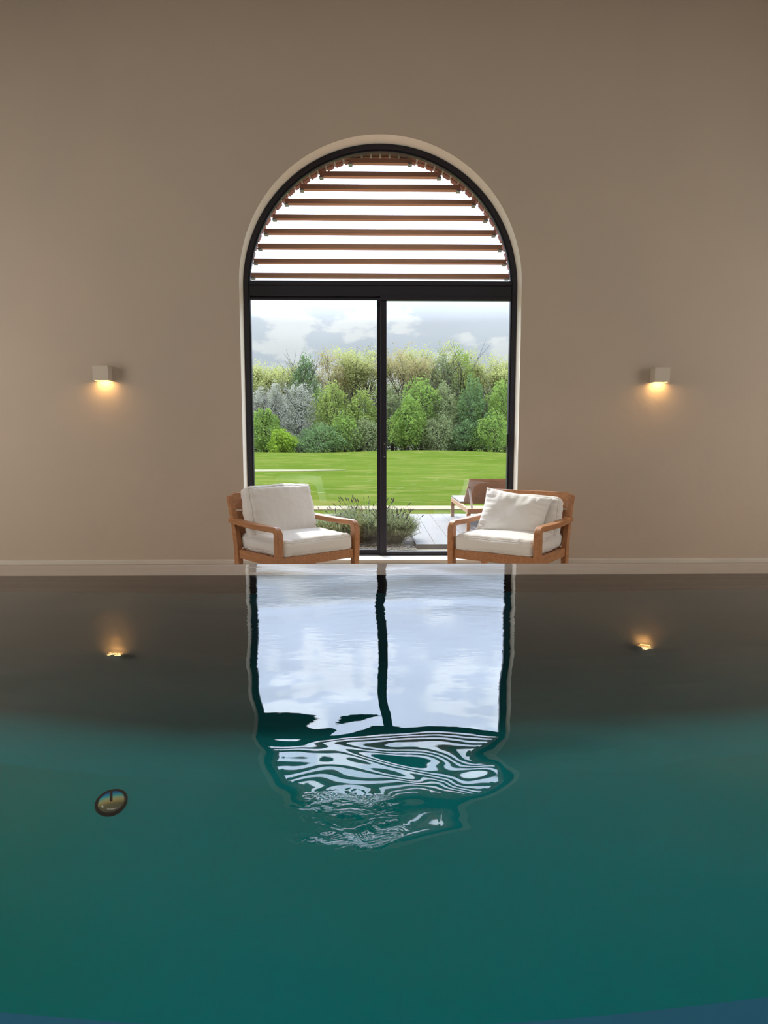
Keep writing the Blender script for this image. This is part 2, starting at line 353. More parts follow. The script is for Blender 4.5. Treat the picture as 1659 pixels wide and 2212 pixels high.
# pool basin: floor, four sides, overflow coping under a film of water
pb = MB()
D = -2.0
CR = .55
pb.add([(-5.2,-3.2,D),(5.2,-3.2,D),(5.2,EDGE_IN-CR,D),(-5.2,EDGE_IN-CR,D)], [(0,1,2,3)], 0)
cv = [(EDGE_IN-CR+CR*math.sin(math.pi/2*i/12), D+CR-CR*math.cos(math.pi/2*i/12)) for i in range(13)] + [(EDGE_IN, -.014)]
for (ya, za), (yb_, zb_) in zip(cv, cv[1:]): pb.add([(-5.2,ya,za),(5.2,ya,za),(5.2,yb_,zb_),(-5.2,yb_,zb_)], [(0,1,2,3)], 1)
pb.add([(-5.2,-3.2,D),(-5.2,EDGE_IN,D),(-5.2,EDGE_IN,-.014),(-5.2,-3.2,-.014)], [(0,1,2,3)], 0)
pb.add([(5.2,-3.2,D),(5.2,EDGE_IN,D),(5.2,EDGE_IN,-.014),(5.2,-3.2,-.014)], [(0,1,2,3)], 0)
pb.add([(-5.2,-3.2,D),(5.2,-3.2,D),(5.2,-3.2,-.014),(-5.2,-3.2,-.014)], [(0,1,2,3)], 0)
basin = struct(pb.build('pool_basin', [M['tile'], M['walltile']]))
cp = MB().box(-RX, RX, EDGE_IN, EDGE_OUT, FL, -.012)
struct(cp.build('pool_coping', M['coping']))
sd = MB().box(-RX, -5.2, -3.2, EDGE_IN, -.5, .03).box(5.2, RX, -3.2, EDGE_IN, -.5, .03).box(-RX, RX, BACK, -3.2, -.5, .03)
struct(sd.build('pool_deck', M['stone']))
st = MB().add([(-5.2,-3.2,D+.03),(5.2,-3.2,D+.03),(5.2,1.88,D+.03),(.25,1.895,D+.03),(-5.2,1.80,D+.03),
               (-5.2,-3.2,D),(5.2,-3.2,D),(5.2,1.88,D),(.25,1.895,D),(-5.2,1.80,D)], [(0,1,2,3,4),(2,7,8,3),(3,8,9,4)])
struct(st.build('pool_step', M['bluetile']))
wt = MB().add([(-5.2,-3.2,0),(5.2,-3.2,0),(5.2,EDGE_IN,0),(-5.2,EDGE_IN,0),(-5.45,EDGE_IN,0),(5.45,EDGE_IN,0),(5.45,EDGE_OUT-.004,0),(-5.45,EDGE_OUT-.004,0),
               (5.45,EDGE_OUT+.003,-.006),(-5.45,EDGE_OUT+.003,-.006),(5.45,EDGE_OUT+.004,-.2),(-5.45,EDGE_OUT+.004,-.2)],
              [(0,1,2,3),(4,3,2,5,6,7),(7,6,8,9),(9,8,10,11)])
water = wt.build('pool_water', M['water'])
tag(water, 'calm dark teal pool water mirroring the arched window, brimming at its far edge', 'water', kind='stuff')

# ---------------------------------------------------------------- arched window frame, doors, glass
def band(mb, ro, ri, y0, y1, b, n=64, m=0):
    A = arch(ro, n, b); B = arch(ri, n, b)
    for i in range(len(A)-1):
        a0, a1, b0, b1 = A[i], A[i+1], B[i], B[i+1]
        P = lambda p, y: (p[0], y, p[1])
        mb.add([P(a0,y0),P(a1,y0),P(b1,y0),P(b0,y0)], [(0,1,2,3)], m)
        mb.add([P(a0,y1),P(a1,y1),P(b1,y1),P(b0,y1)], [(0,1,2,3)], m)
        mb.add([P(b0,y0),P(b1,y0),P(b1,y1),P(b0,y1)], [(0,1,2,3)], m)
        mb.add([P(a0,y0),P(a1,y0),P(a1,y1),P(a0,y1)], [(0,1,2,3)], m)
    return mb
fr = MB(); band(fr, RO-.002, 1.252, 6.33, 6.40, SILL)
band(fr, RO-.03, 1.238, 6.345, 6.39, SILL)
struct(fr.build('trim_2', M['frame']))
win = MB(); win.box(-1.245, 1.245, 6.335, 6.43, 2.085, 2.215)
window = struct(win.build('window_1', M['frame'], bevel=.006), 'dark arched window light above the sliding doors')
MB().box(-1.245, 1.245, 6.325, 6.335, 2.185, 2.223).build('rail', M['frame'], window, bevel=.003)
gp = [(-1.235*math.cos(math.pi*i/48), SPR + 1.235*math.sin(math.pi*i/48)) for i in range(49)]
gp = [(-1.235, 2.215)] + [p for p in gp if p[1] > 2.216] + [(1.235, 2.215)]
g = MB(); k = len(gp)
g.add([(p[0], 6.362, p[1]) for p in gp] + [(p[0], 6.370, p[1]) for p in gp], [tuple(range(k)), tuple(range(2*k-1, k-1, -1))] + [(i, (i+1) % k, (i+1) % k + k, i+k) for i in range(k)])
g.build('pane', M['glass'], window)
def door(name, x0, x1, y0, y1, z0, z1, st_l, st_r, rb, rt):
    d = MB(); d.box(x0, x0+st_l, y0, y1, z0, z1); d.box(x1-st_r, x1, y0, y1, z0, z1); d.box(x0+st_l, x1-st_r, y0, y1, z0, z0+rb); d.box(x0+st_l, x1-st_r, y0, y1, z1-rt, z1)
    o = struct(d.build(name, M['frame'], bevel=.003))
    ym = (y0+y1)/2
    MB().box(x0+st_l, x1-st_r, ym-.004, ym+.004, z0+rb, z1-rt).build('pane', M['glass'], o)
    return o
d1 = door('door_1', -1.249, .035, 6.372, 6.402, SILL, 2.085, .010, .072, .052, .020)
d2 = door('door_2', -.005, 1.249, 6.335, 6.368, SILL, 2.085, .061, .010, .038, .041)
# lever handle with lock on the meeting stile, latch on the far jamb
h = MB().box(.028, .046, 6.318, 6.335, .560, .715).build('handle', M['black'], d2, bevel=.006, seg=3)
mb = MB(); mb.tube([(.037, 6.320, .690), (.037, 6.312, .690)], .0065, 16); mb.build('lock_cylinder', M['steel'], h, smooth=False)
mb = MB(); mb.tube([(.030, 6.317, .566), (.037, 6.312, .562), (.044, 6.317, .566)], .002, 8); mb.build('handle_tip', M['steel'], h)
MB().box(1.225, 1.252, 6.305, 6.335, .66, .79).build('latch', M['black'], d2, bevel=.004)
MB().box(-1.24, 1.24, 6.325, 6.335, 2.044, 2.066).build('track', M['frame'], d2, bevel=.002)
# sheet bottom track
struct(MB().box(-1.25, 1.25, 6.32, 6.42, SILL, SILL+.006).build('trim_3', M['frame']))

# ---------------------------------------------------------------- brick outer arch with louvre slats
outer = arch_wall('wall_outer', [M['brick'], M['mortar']], 6.43, 6.74, 1.33, FL, FL-.3, 1)
struct(outer)
bk = MB(); nb = 46; rng = random.Random(4)
def brick(mb, cx, cz, ang, w, y0, y1, thick=.012):
    t = Vector((math.cos(ang), 0, math.sin(ang))); nrm = Vector((-math.sin(ang), 0, math.cos(ang))) # t along the arch, nrm outward
    c = Vector((cx, 0, cz)); vs = []
    for y in (y0, y1):
        for a, b in ((-1,-1),(1,-1),(1,1),(-1,1)): vs.append(tuple(c + t*a*w/2 + nrm*(b*thick) + Vector((0,y,0))))
    mb.add(vs, [(0,3,2,1),(4,5,6,7),(0,1,5,4),(1,2,6,5),(2,3,7,6),(3,0,4,7)])
for i in range(nb):
    a = math.pi*(i+.5)/nb; j = rng.uniform(-.003, .003)
    for y0, y1 in ((6.425, 6.535), (6.545, 6.645), (6.655, 6.75)):
        brick(bk, (1.33+j)*math.cos(a), SPR+(1.33+j)*math.sin(a), a-math.pi/2, .072, y0, y1)
for s in (-1, 1):
    z = SILL+.05
    while z < SPR-.03:
        j = rng.uniform(-.003, .003)
        for y0, y1 in ((6.425, 6.535), (6.545, 6.645), (6.655, 6.75)):
            brick(bk, s*(1.33+j), z, -s*math.pi/2, .072, y0, y1)
        z += .0875
struct(bk.build('trim_4', M['brick'], bevel=.004), 'red brick lining of the arch')
ZS = [(3.395,3.439),(3.271,3.319),(3.151,3.198),(3.017,3.061),(2.875,2.915),(2.736,2.779),(2.596,2.640),(2.460,2.499),(2.323,2.363)]
ORD = ['topmost and shortest', 'second from the top', 'third from the top', 'fourth from the top', 'middle', 'fourth from the bottom', 'third from the bottom', 'second from the bottom', 'lowest and longest']
for (z0, z1), nm in zip(ZS, ORD):
    zz = z1 - .01; w = math.sqrt(max(1.30**2 - (zz-SPR)**2, .1)) - .012
    o = MB().box(-w, w, 6.60, 6.668, z0, z1).build('louvre_slat', M['slat'], bevel=.003)
    o.location = (0, 0, 0)
    tag(o, '%s reddish wooden louvre slat across the arched window' % nm, 'louvre slat', 'wooden louvre slats in the arch')
    for s in (-1, 1):
        MB().box(min(s*(w-.035), s*(w+.006)), max(s*(w-.035), s*(w+.006)), 6.594, 6.672, z0-.012, z0-.0005).build('bracket', M['clip'], o, bevel=.002)

# ---------------------------------------------------------------- wall lamps
emit = bpy.data.materials.new('warm_lamp_glow'); emit.use_nodes = True
_b = emit.node_tree.nodes['Principled BSDF']; _b.inputs['Base Color'].default_value = (.9,.8,.6,1); _b.inputs['Emission Color'].default_value = (1,.62,.25,1); _b.inputs['Emission Strength'].default_value = 9
def wall_lamp(x, z, label):
    t = thing('wall_lamp', label, 'wall lamp', (x, WY, z), 0, 'small cube wall lamps')
    b = MB(); w, h, d = .070, .067, .105
    b.box(-w, w, -d, 0, h-.006, h); b.box(-w, w, -d, -d+.006, -h, h-.006); b.box(-w, -w+.006, -d+.006, 0, -h, h-.006); b.box(w-.006, w, -d+.006, 0, -h, h-.006)
    b.build('lamp_body', M['lampbody'], t, bevel=.002)
    MB().box(-w+.008, w-.008, -d+.008, -.008, -h+.012, -h+.018).build('diffuser', emit, t)
    l = add_light('lamp_light', 'AREA', (x, WY-.052, z-h+.008), (0, .16, -1), .75, (1, .58, .20), shape='RECTANGLE', size=.10, size_y=.07)
    return t
wall_lamp(-2.558, 1.336, 'small cube wall lamp glowing warm downwards, on the wall left of the window')
wall_lamp(2.600, 1.327, 'small cube wall lamp glowing warm downwards, on the wall right of the window')

# ---------------------------------------------------------------- cushions
def cushion_mesh(name, w, d, h, m, parent, puff=.03, rad=.035, seed=1, n=30, wr=.005, sag=0.0):
    """boxy stuffed cushion centred at origin, w x d x h"""
    bm = bmesh.new(); rg = random.Random(seed); ph = [rg.uniform(0, 6.28) for _ in range(12)]
    def pt(u, v, s):
        return u, v, s
    vs = {}
    me_v = []; me_f = []
    def mapp(p):
        x, y, z = p[0]*w/2, p[1]*d/2, p[2]*h/2
        ix = max(-w/2+rad, min(w/2-rad, x)); iy = max(-d/2+rad, min(d/2-rad, y)); iz = max(-h/2+rad*.8, min(h/2-rad*.8, z))
        q = Vector((x-ix, y-iy, z-iz))
        if q.length > 1e-6: q = q.normalized() * rad * (.8 + .2*abs(q.normalized().z < .3))
        u, v, t = p
        P = Vector((ix, iy, iz)) + q
        f = (1-u*u)*(1-v*v)
        P.z += t*puff*(max(f, 0)**.6)
        P.z -= sag*max(f, 0)*(.5+.5*t)
        # bulging sides
        P.x += u*puff*.35*(1-t*t)*(1-v*v); P.y += v*puff*.35*(1-t*t)*(1-u*u)
        # gathers running in from the seams
        e = max(abs(u), abs(v)); g = max(0, (e-.55)/.45)**1.5
        s = (u if abs(v) > abs(u) else v)
        P.z += t*wr*g*(math.sin(s*23+ph[0])+.6*math.sin(s*41+ph[1]) + .5*math.sin(s*11+ph[2]))
        P.z += t*wr*.9*(math.sin(u*4.1+v*2.3+ph[3])+math.sin(v*5.3-u*2.7+ph[4]))*.5
        P.x += wr*.35*math.sin(v*5+t+ph[5]); P.y += wr*.35*math.sin(u*5.5+t+ph[6])
        return P
    mb = MB(); idx = {}
    def vid(a, b, c):
        k = (round(a, 5), round(b, 5), round(c, 5))
        if k not in idx: idx[k] = len(mb.v); mb.v.append(tuple(mapp((a, b, c))))
        return idx[k]
    # denser towards the edges
    g1 = [math.sin((2*i/n-1)*math.pi/2*.96)/math.sin(math.pi/2*.96) for i in range(n+1)]
    nz = 8; g3 = [2*i/nz-1 for i in range(nz+1)]
    for i in range(n):
        for j in range(n):
            for c in (-1, 1):
                f = (vid(g1[i],g1[j],c), vid(g1[i+1],g1[j],c), vid(g1[i+1],g1[j+1],c), vid(g1[i],g1[j+1],c)); mb.f.append(f); mb.mi.append(0)
    for i in range(n):
        for k in range(nz):
            for c in (-1, 1):
                mb.f.append((vid(g1[i],c,g3[k]), vid(g1[i+1],c,g3[k]), vid(g1[i+1],c,g3[k+1]), vid(g1[i],c,g3[k+1]))); mb.mi.append(0)
                mb.f.append((vid(c,g1[i],g3[k]), vid(c,g1[i+1],g3[k]), vid(c,g1[i+1],g3[k+1]), vid(c,g1[i],g3[k+1]))); mb.mi.append(0)
    o = mb.build(name, m, parent, smooth=True)
    # corded seam round the top and bottom edge
    for t in (-.86, .86):
        loop = []
        for i in range(n): loop.append((g1[i], -1, t))
        for i in range(n): loop.append((1, g1[i], t))
        for i in range(n): loop.append((g1[n-i], 1, t))
        for i in range(n): loop.append((-1, g1[n-i], t))
        P = [mapp(q) for q in loop]; P.append(P[0])
        MB().tube(P, .0035, 6).build('piping', m, o, smooth=True)
    return o
def pillow_mesh(name, w, h, t, m, parent, seed=1, n=40):
    rg = random.Random(seed); ph = [rg.uniform(0, 6.28) for _ in range(12)]
    mb = MB(); ids = {}
    def P(u, v, s):
        pin = 1 - .07*(1-abs(v)**2)*0
        x = u*w/2*(1 - .07*(1-v*v)); z = v*h/2*(1 - .07*(1-u*u))
        b = (max(0, 1-abs(u)**2.6)**.55)*(max(0, 1-abs(v)**2.6)**.55)
        y = s*t/2*b
        e = max(abs(u), abs(v)); g = max(0, (e-.45)/.55)*max(0, 1-e)**.4*2
        q = u if abs(v) > abs(u) else v
        y += s*.007*g*(math.sin(q*26+ph[0])+.7*math.sin(q*43+ph[1]))
        y += .010*math.sin(u*3.3+v*4.4+ph[2])*b + .006*math.sin(u*7.1-v*5+ph[3])*b
        y += .02*(u*u-.3)*math.copysign(1, 1)*.6
        return (x, y, z)
    g1 = [math.sin((2*i/n-1)*math.pi/2*.96)/math.sin(math.pi/2*.96) for i in range(n+1)]
    def vid(i, j, s):
        if i in (0, n) or j in (0, n): s = 0
        k = (i, j, s)
        if k not in ids: ids[k] = len(mb.v); mb.v.append(P(g1[i], g1[j], s))
        return ids[k]
    for s in (-1, 1):
        for i in range(n):
            for j in range(n): mb.f.append((vid(i,j,s), vid(i+1,j,s), vid(i+1,j+1,s), vid(i,j+1,s))); mb.mi.append(0)
    o = mb.build(name, m, parent, smooth=True)
    lp = [(g1[i], -1) for i in range(n)] + [(1, g1[i]) for i in range(n)] + [(g1[n-i], 1) for i in range(n)] + [(-1, g1[n-i]) for i in range(n)]
    pts = [P(a, b, 0) for a, b in lp]; pts.append(pts[0])
    MB().tube(pts, .003, 6).build('piping', m, o, smooth=True)
    return o

# ---------------------------------------------------------------- teak lounge chairs
CW, CF, CB = .35, -.295, .30        # half width, front and back of the frame
SK, ZO = 1.155, .155                 # overall size of the low lounge chair; ZO drops the frame onto the floor
def finish(t):
    for c in t.children:
        if not c.get('set_down'): c.location.z -= ZO; c['set_down'] = 1
    t.scale = (SK, SK, SK)
def make_chair(label, loc, rz, seed):
    t = thing('lounge_chair', label, 'armchair', loc, rz, 'teak lounge chairs by the window')
    wx = CW - .026
    for s in (-1, 1):
        x = s*wx
        leg = [(x, CF+.012, .155), (x, CF+.006, .25), (x, CF+.002, .40), (x, CF+.002, .520)]
        MB().sweep(leg, (1,0,0), .046, [.046,.05,.054,.056]).build('leg', M['teak'], t, bevel=.006, seg=3)
        post = [(x, CB-.048, .155), (x, CB-.052, .22), (x, CB-.055, .30), (x, CB-.045, .42), (x, CB-.015, .56), (x, CB+.035, .70), (x, CB+.062, .765)]
        MB().sweep(post, (1,0,0), .040, [.05,.058,.064,.060,.05,.042,.034]).build('leg', M['teak'], t, bevel=.006, seg=3)
        # arm: bends over from the front leg, slight dip, runs past the back post
        pts = [(x, CF+.002, .500), (x, CF+.002, .535)]
        for i in range(1, 7):
            a = math.pi/2*i/6; pts.append((x, CF+.002+.042*(1-math.cos(a)), .535+.042*math.sin(a)))
        wd = [.0462]*8
        for f in (.12, .25, .4, .55, .7, .85, 1):
            y = CF+.042 + (CB+.045-CF-.042)*f
            pts.append((x + s*.004*math.sin(math.pi*f), y, .577 - .006*math.sin(math.pi*f) + .014*f)); wd.append(.050+.016*math.sin(math.pi*f))
        MB().sweep(pts, (1,0,0), wd, [.0565,.055,.052,.049,.046,.044,.041,.039]+[.037]*7).build('armrest', M['teak'], t, bevel=.007, seg=3)
        MB().box(x-.012, x+.012, CF+.03, CB-.085, .325, .388).build('rail', M['teak'], t, bevel=.004)
    MB().box(-wx+.023, wx-.023, CF-.008, CF+.020, .325, .390).build('rail', M['teak'], t, bevel=.004)
    MB().box(-wx+.02, wx-.02, CB-.075, CB-.045, .325, .385).build('rail', M['teak'], t, bevel=.004)
    for i in range(6):
        y = CF+.07 + i*.078
        MB().box(-wx+.012, wx-.012, y-.022, y+.022, .368, .382).build('seat_slat', M['teak'], t)
    # three curved back boards
    for k, (z0, z1) in enumerate(((.455, .548), (.562, .655), (.669, .785))):
        b = MB(); n = 14; X = wx+.020 if k == 2 else wx-.018
        def yb(z): return CB-.045 + (z-.42)*.305
        rings = []
        for i in range(n+1):
            x = -X + 2*X*i/n; u = x/X; zc = z1
            if k == 2: zc = z1 - .035*max(0, (abs(u)-.86)/.14)**2
            zb = z0 + (.03*max(0, (abs(u)-.9)/.1)**2 if k == 2 else 0)
            bow = .022*(1-u*u)
            for (z, o_) in ((zb, -.011), (zc, -.011), (zc, .011), (zb, .011)): b.v.append((x, yb(z)+o_+bow-.016*(k==2), z))
        for i in range(n):
            for j in range(4): q = (j+1) % 4; b.f.append((i*4+j, i*4+q, (i+1)*4+q, (i+1)*4+j)); b.mi.append(0)
        b.f += [(3,2,1,0), (n*4, n*4+1, n*4+2, n*4+3)]; b.mi += [0, 0]
        b.build('back_slat', M['teak'], t, bevel=.004)
    sc = cushion_mesh('seat_cushion', .595, .585, .105, M['fabric'], t, puff=.026, seed=seed, wr=.0038)
    sc.location = (0, -.015, .445)
    finish(t)
    return t
CH1 = (-.730, 5.395, FL); A1 = R(40.5)
CH2 = (1.081, 5.388, FL); A2 = R(-35.5)
c1 = make_chair('teak lounge chair left of the doors, one upright white back cushion', CH1, A1, 11)
bc = cushion_mesh('back_cushion', .545, .43, .13, M['fabric'], c1, puff=.036, seed=5, wr=.0055)
bc.rotation_euler = (R(90-15), 0, 0); bc.location = (-.012, .170, .622)
finish(c1)
c2 = make_chair('teak lounge chair right of the doors, loose white pillow leaning on it', CH2, A2, 23)
bc = cushion_mesh('back_cushion', .55, .36, .10, M['fabric'], c2, puff=.026, seed=8, wr=.0055)
bc.rotation_euler = (R(90-16), 0, 0); bc.location = (.02, .190, .580)
finish(c2)
pl = thing('pillow', 'plump white rectangular pillow tilted against the back of the right chair', 'pillow', CH2, A2)
pm = pillow_mesh('pillow_case', .505, .365, .16, M['weave'], pl, seed=3)
pm.rotation_euler = (R(-22), R(7), R(4)); pm.location = (-.015, .060, .615)

finish(pl)
for _o in bpy.data.objects:
    if 'set_down' in _o: del _o['set_down']
# ---------------------------------------------------------------- terrace, bed, lounger
GZ = -.45; DZ = -.40
dk = MB()
x = -4.0; i = 0
BX0, BX1, BY1 = -.86, .404, 8.55
while x < 6.0:
    x1 = x + .1945
    if x1 <= BX0+.01 or x >= BX1-.02: dk.box(x+.002, x1-.002, 7.0, 9.98, DZ-.03, DZ)
    else: dk.box(x+.002, x1-.002, BY1, 9.98, DZ-.03, DZ)
    x = x1 if not (x < BX1 < x1) else BX1
    i += 1
deck = struct(dk.build('terrace_deck', M['deck']), 'pale grey board deck outside the doors')
fc = MB().box(BX1, 6.0, 6.985, 7.0, GZ, DZ).box(BX1-.012, BX1, 6.985, BY1, GZ, DZ).box(-4, BX0, 6.985, 7.0, GZ, DZ).box(BX0, BX0+.012, 6.985, BY1, GZ, DZ)
fc.build('fascia', M['deck'], deck)
MB().box(-4, 6, 7.05, 9.95, GZ, DZ-.032).build('subframe', M['gap'], deck)
struct(MB().box(-4, 6, 6.75, 7.02, GZ-.05, GZ).build('gravel_strip', M['gravel']))
gb = MB(); rng = random.Random(9)
gb.box(BX0+.01, BX1-.012, 6.78, BY1, GZ-.02, GZ+.012)
ico = [(0,0,1),(.89,0,.45),(.28,.85,.45),(-.72,.53,.45),(-.72,-.53,.45),(.28,-.85,.45),(.72,.53,-.45),(-.28,.85,-.45),(-.89,0,-.45),(-.28,-.85,-.45),(.72,-.53,-.45),(0,0,-1)]
icf = [(0,1,2),(0,2,3),(0,3,4),(0,4,5),(0,5,1),(1,6,2),(2,7,3),(3,8,4),(4,9,5),(5,10,1),(1,10,6),(2,6,7),(3,7,8),(4,8,9),(5,9,10),(6,11,7),(7,11,8),(8,11,9),(9,11,10),(10,11,6)]
for _ in range(1800):
    r = rng.uniform(.008, .022); cx = rng.uniform(BX0+.04, BX1-.03); cy = rng.uniform(6.8, BY1-.03)
    if abs(cx-BX1) > .5 and rng.random() < .5: continue
    a = rng.uniform(.7, 1.2); gb.add([(cx+p[0]*r*a, cy+p[1]*r, GZ+.014+p[2]*r*.6) for p in ico], icf)
tag(gb.build('gravel', M['gravel']), 'pale gravel of the planting bed around the lavender', 'gravel', kind='stuff')

# ground outside: gently rolling lawn, sand path, bunker
def ground_z(x, y):
    m = 0
    if y > 30:
        m += .42*math.exp(-((x-4.5)/9)**2 - ((y-58)/7)**2) + .30*math.exp(-((x+12)/7)**2 - ((y-55)/8)**2)
        m += .08*math.sin(x*.13+1)*math.sin(y*.11)*min(1, (y-30)/10)
    return m
lw = MB(); NX, NY = 90, 110
xs = [-60 + 120*i/NX for i in range(NX+1)]; ys = [6.74] + [10.0 + 95*(j/(NY-1))**1.6 for j in range(NY)]
for y in ys:
    for x in xs: lw.v.append((x, y, GZ-.003 + ground_z(x, y) - (.05 if y < 9.9 else 0)))
for j in range(len(ys)-1):
    for i in range(NX):
        a = j*(NX+1)+i; lw.f.append((a, a+1, a+NX+2, a+NX+1)); lw.mi.append(0)
struct(lw.build('lawn', M['grass'], smooth=True), 'wide bright green lawn running to the trees')
struct(MB().box(-40, 45, 11.05, 11.66, GZ-.03, GZ+.012).build('garden_path', M['path']), 'pale sandy path across the lawn')
bu = MB(); rng = random.Random(2)
ring = []
for i in range(40):
    a = 2*math.pi*i/40; ring.append((-6.2+4.9*math.cos(a)*(1+.08*math.sin(3*a)), 26.6+1.15*math.sin(a)*(1+.12*math.cos(2*a))+.28*math.cos(a)*.6, GZ+.02+ground_z(-6, 26.6)))
bu.add(ring + [(p[0], p[1], p[2]-.06) for p in ring], [tuple(range(40))] + [(i, (i+1) % 40, (i+1) % 40+40, i+40) for i in range(40)])
tag(bu.build('sand_bunker', M['bunker']), 'flat pale sand patch in the lawn seen through the left door', 'sand bunker')

# sun lounger on the deck
def lounger():
    t = thing('sun_lounger', 'wooden sun lounger with raised backrest on the deck outside', 'sun lounger', (1.42, 8.83, DZ))
    w = .31
    for s in (-1, 1):
        MB().box(s*w-.02, s*w+.02, -.86, .86, .225, .285).build('rail', M['outwood'], t, bevel=.004)
        for y in (-.82, .82): MB().box(s*w-.024, s*w+.024, y-.03, y+.03, 0, .225).build('leg', M['outwood'], t, bevel=.004)
    MB().box(-w+.02, w-.02, .82, .86, .225, .285).build('rail', M['outwood'], t, bevel=.004)
    MB().box(-w+.02, w-.02, -.86, -.82, .225, .285).build('rail', M['outwood'], t, bevel=.004)
    o = MB().box(-w-.012, w+.012, -.12, .85, .287, .315).build('mattress', M['outfabric'], t, bevel=.012, seg=3)
    # raised back, seen from behind
    hy, hz, ln, an = -.12, .30, .62, R(34)
    dy, dz = -math.cos(an), math.sin(an)
    b = MB()
    for k in range(5):
        a, c = k*ln/5+.002, (k+1)*ln/5-.002
        ps = []
        for q in (a, c):
            for o_ in (0, -.022): ps.append((hy+dy*q+dz*o_*-1*0, hz+dz*q+o_))
        b.add([(-w+.03, ps[0][0], ps[0][1]), (w-.03, ps[0][0], ps[0][1]), (w-.03, ps[2][0], ps[2][1]), (-w+.03, ps[2][0], ps[2][1]),
               (-w+.03, ps[1][0], ps[1][1]), (w-.03, ps[1][0], ps[1][1]), (w-.03, ps[3][0], ps[3][1]), (-w+.03, ps[3][0], ps[3][1])],
              [(0,1,2,3),(7,6,5,4),(0,4,5,1),(1,5,6,2),(2,6,7,3),(3,7,4,0)])
    b.build('backrest', M['outwood'], t)
    MB().sweep([(-w+.06, -.74, .25), (-w+.06, hy+dy*.42, hz+dz*.42-.02)], (1,0,0), .024, .024).build('prop', M['outpale'], t)
    return t
lounger()

# lavender clumps
def lavender(loc, r, h, seed, label, nspk):
    t = thing('lavender_plant', label, 'lavender', loc, 0, 'lavender in the gravel bed')
    rg = random.Random(seed); mb = MB(); st = MB(); tips = []
    def stem(hh, lean, w):
        a = rg.uniform(0, 2*math.pi); rr = r*.35*math.sqrt(rg.random()); b = (rr*math.cos(a), rr*math.sin(a), 0)
        out = lean*r*(.25+.75*rg.random()); e = (b[0]+out*math.cos(a), b[1]+out*math.sin(a), hh*(1-.25*(out/r)**2))
        m = (b[0]*.6+e[0]*.4, b[1]*.6+e[1]*.4, e[2]*.55)
        return b, m, e
    leaves_c = []
    for _ in range(1150):
        b, m, e = stem(h*rg.uniform(.42, .86), 1.0, .003)
        st.tube([b, m, e], [.0022, .0018, .001], 3)
        for q in range(9):
            f = .25+.75*rg.random(); P = Vector(m).lerp(Vector(e), (f-.4)/.6) if f > .4 else Vector(b).lerp(Vector(m), f/.4)
            a = rg.uniform(0, 6.28); up = rg.uniform(.5, 1.2); ln = rg.uniform(.025, .05); dv = Vector((math.cos(a), math.sin(a), up)).normalized()*ln
            sd = Vector((-math.sin(a), math.cos(a), 0))*.0028
            mb.add([P-sd, P+sd, P+dv*.6+sd, P+dv, P+dv*.6-sd], [(0,1,2,3,4)])
    mb.build('foliage', LEAF['lavender'], t)
    spk = MB()
    for i in range(10):
        z = i*.005; w = .0052*math.sin(math.pi*(i+.8)/11)
        for j in range(5):
            a = j*1.2566+i*.6; spk.add([(0,0,z),(w*math.cos(a-.5),w*math.sin(a-.5),z+.003),(w*1.2*math.cos(a),w*1.2*math.sin(a),z+.009),(w*math.cos(a+.5),w*math.sin(a+.5),z+.003)], [(0,1,2,3)])
    spk.tube([(0,0,-.004),(0,0,.05)], .0022, 5)
    proto = None
    for i in range(nspk):
        b, m, e = stem(h*rg.uniform(.86, 1.02), 1.05, .002)
        st.tube([b, m, e], [.002, .0014, .001], 3)
        d = (Vector(e)-Vector(m)).normalized()
        if proto is None: o = proto = spk.build('flower_spike', M['spike'], t)
        else: o = proto.copy(); COL.objects.link(o); o.parent = t
        o.location = e; o.rotation_euler = d.to_track_quat('Z', 'Y').to_euler(); s = rg.uniform(.8, 1.25); o.scale = (s, s, s)
    st.build('stems', M['lavstem'], t)
lavender((-.46, 7.40, GZ), .34, .40, 1, 'grey green lavender bush behind the left chair, in front of the pale deck', 16)
lavender((-.12, 7.45, GZ), .40, .53, 2, 'tallest lavender bush with many purple spikes, left of the door mullion', 46)
lavender((.14, 7.32, GZ), .27, .42, 3, 'small lavender bush leaning right of the door mullion beside the deck corner', 30)

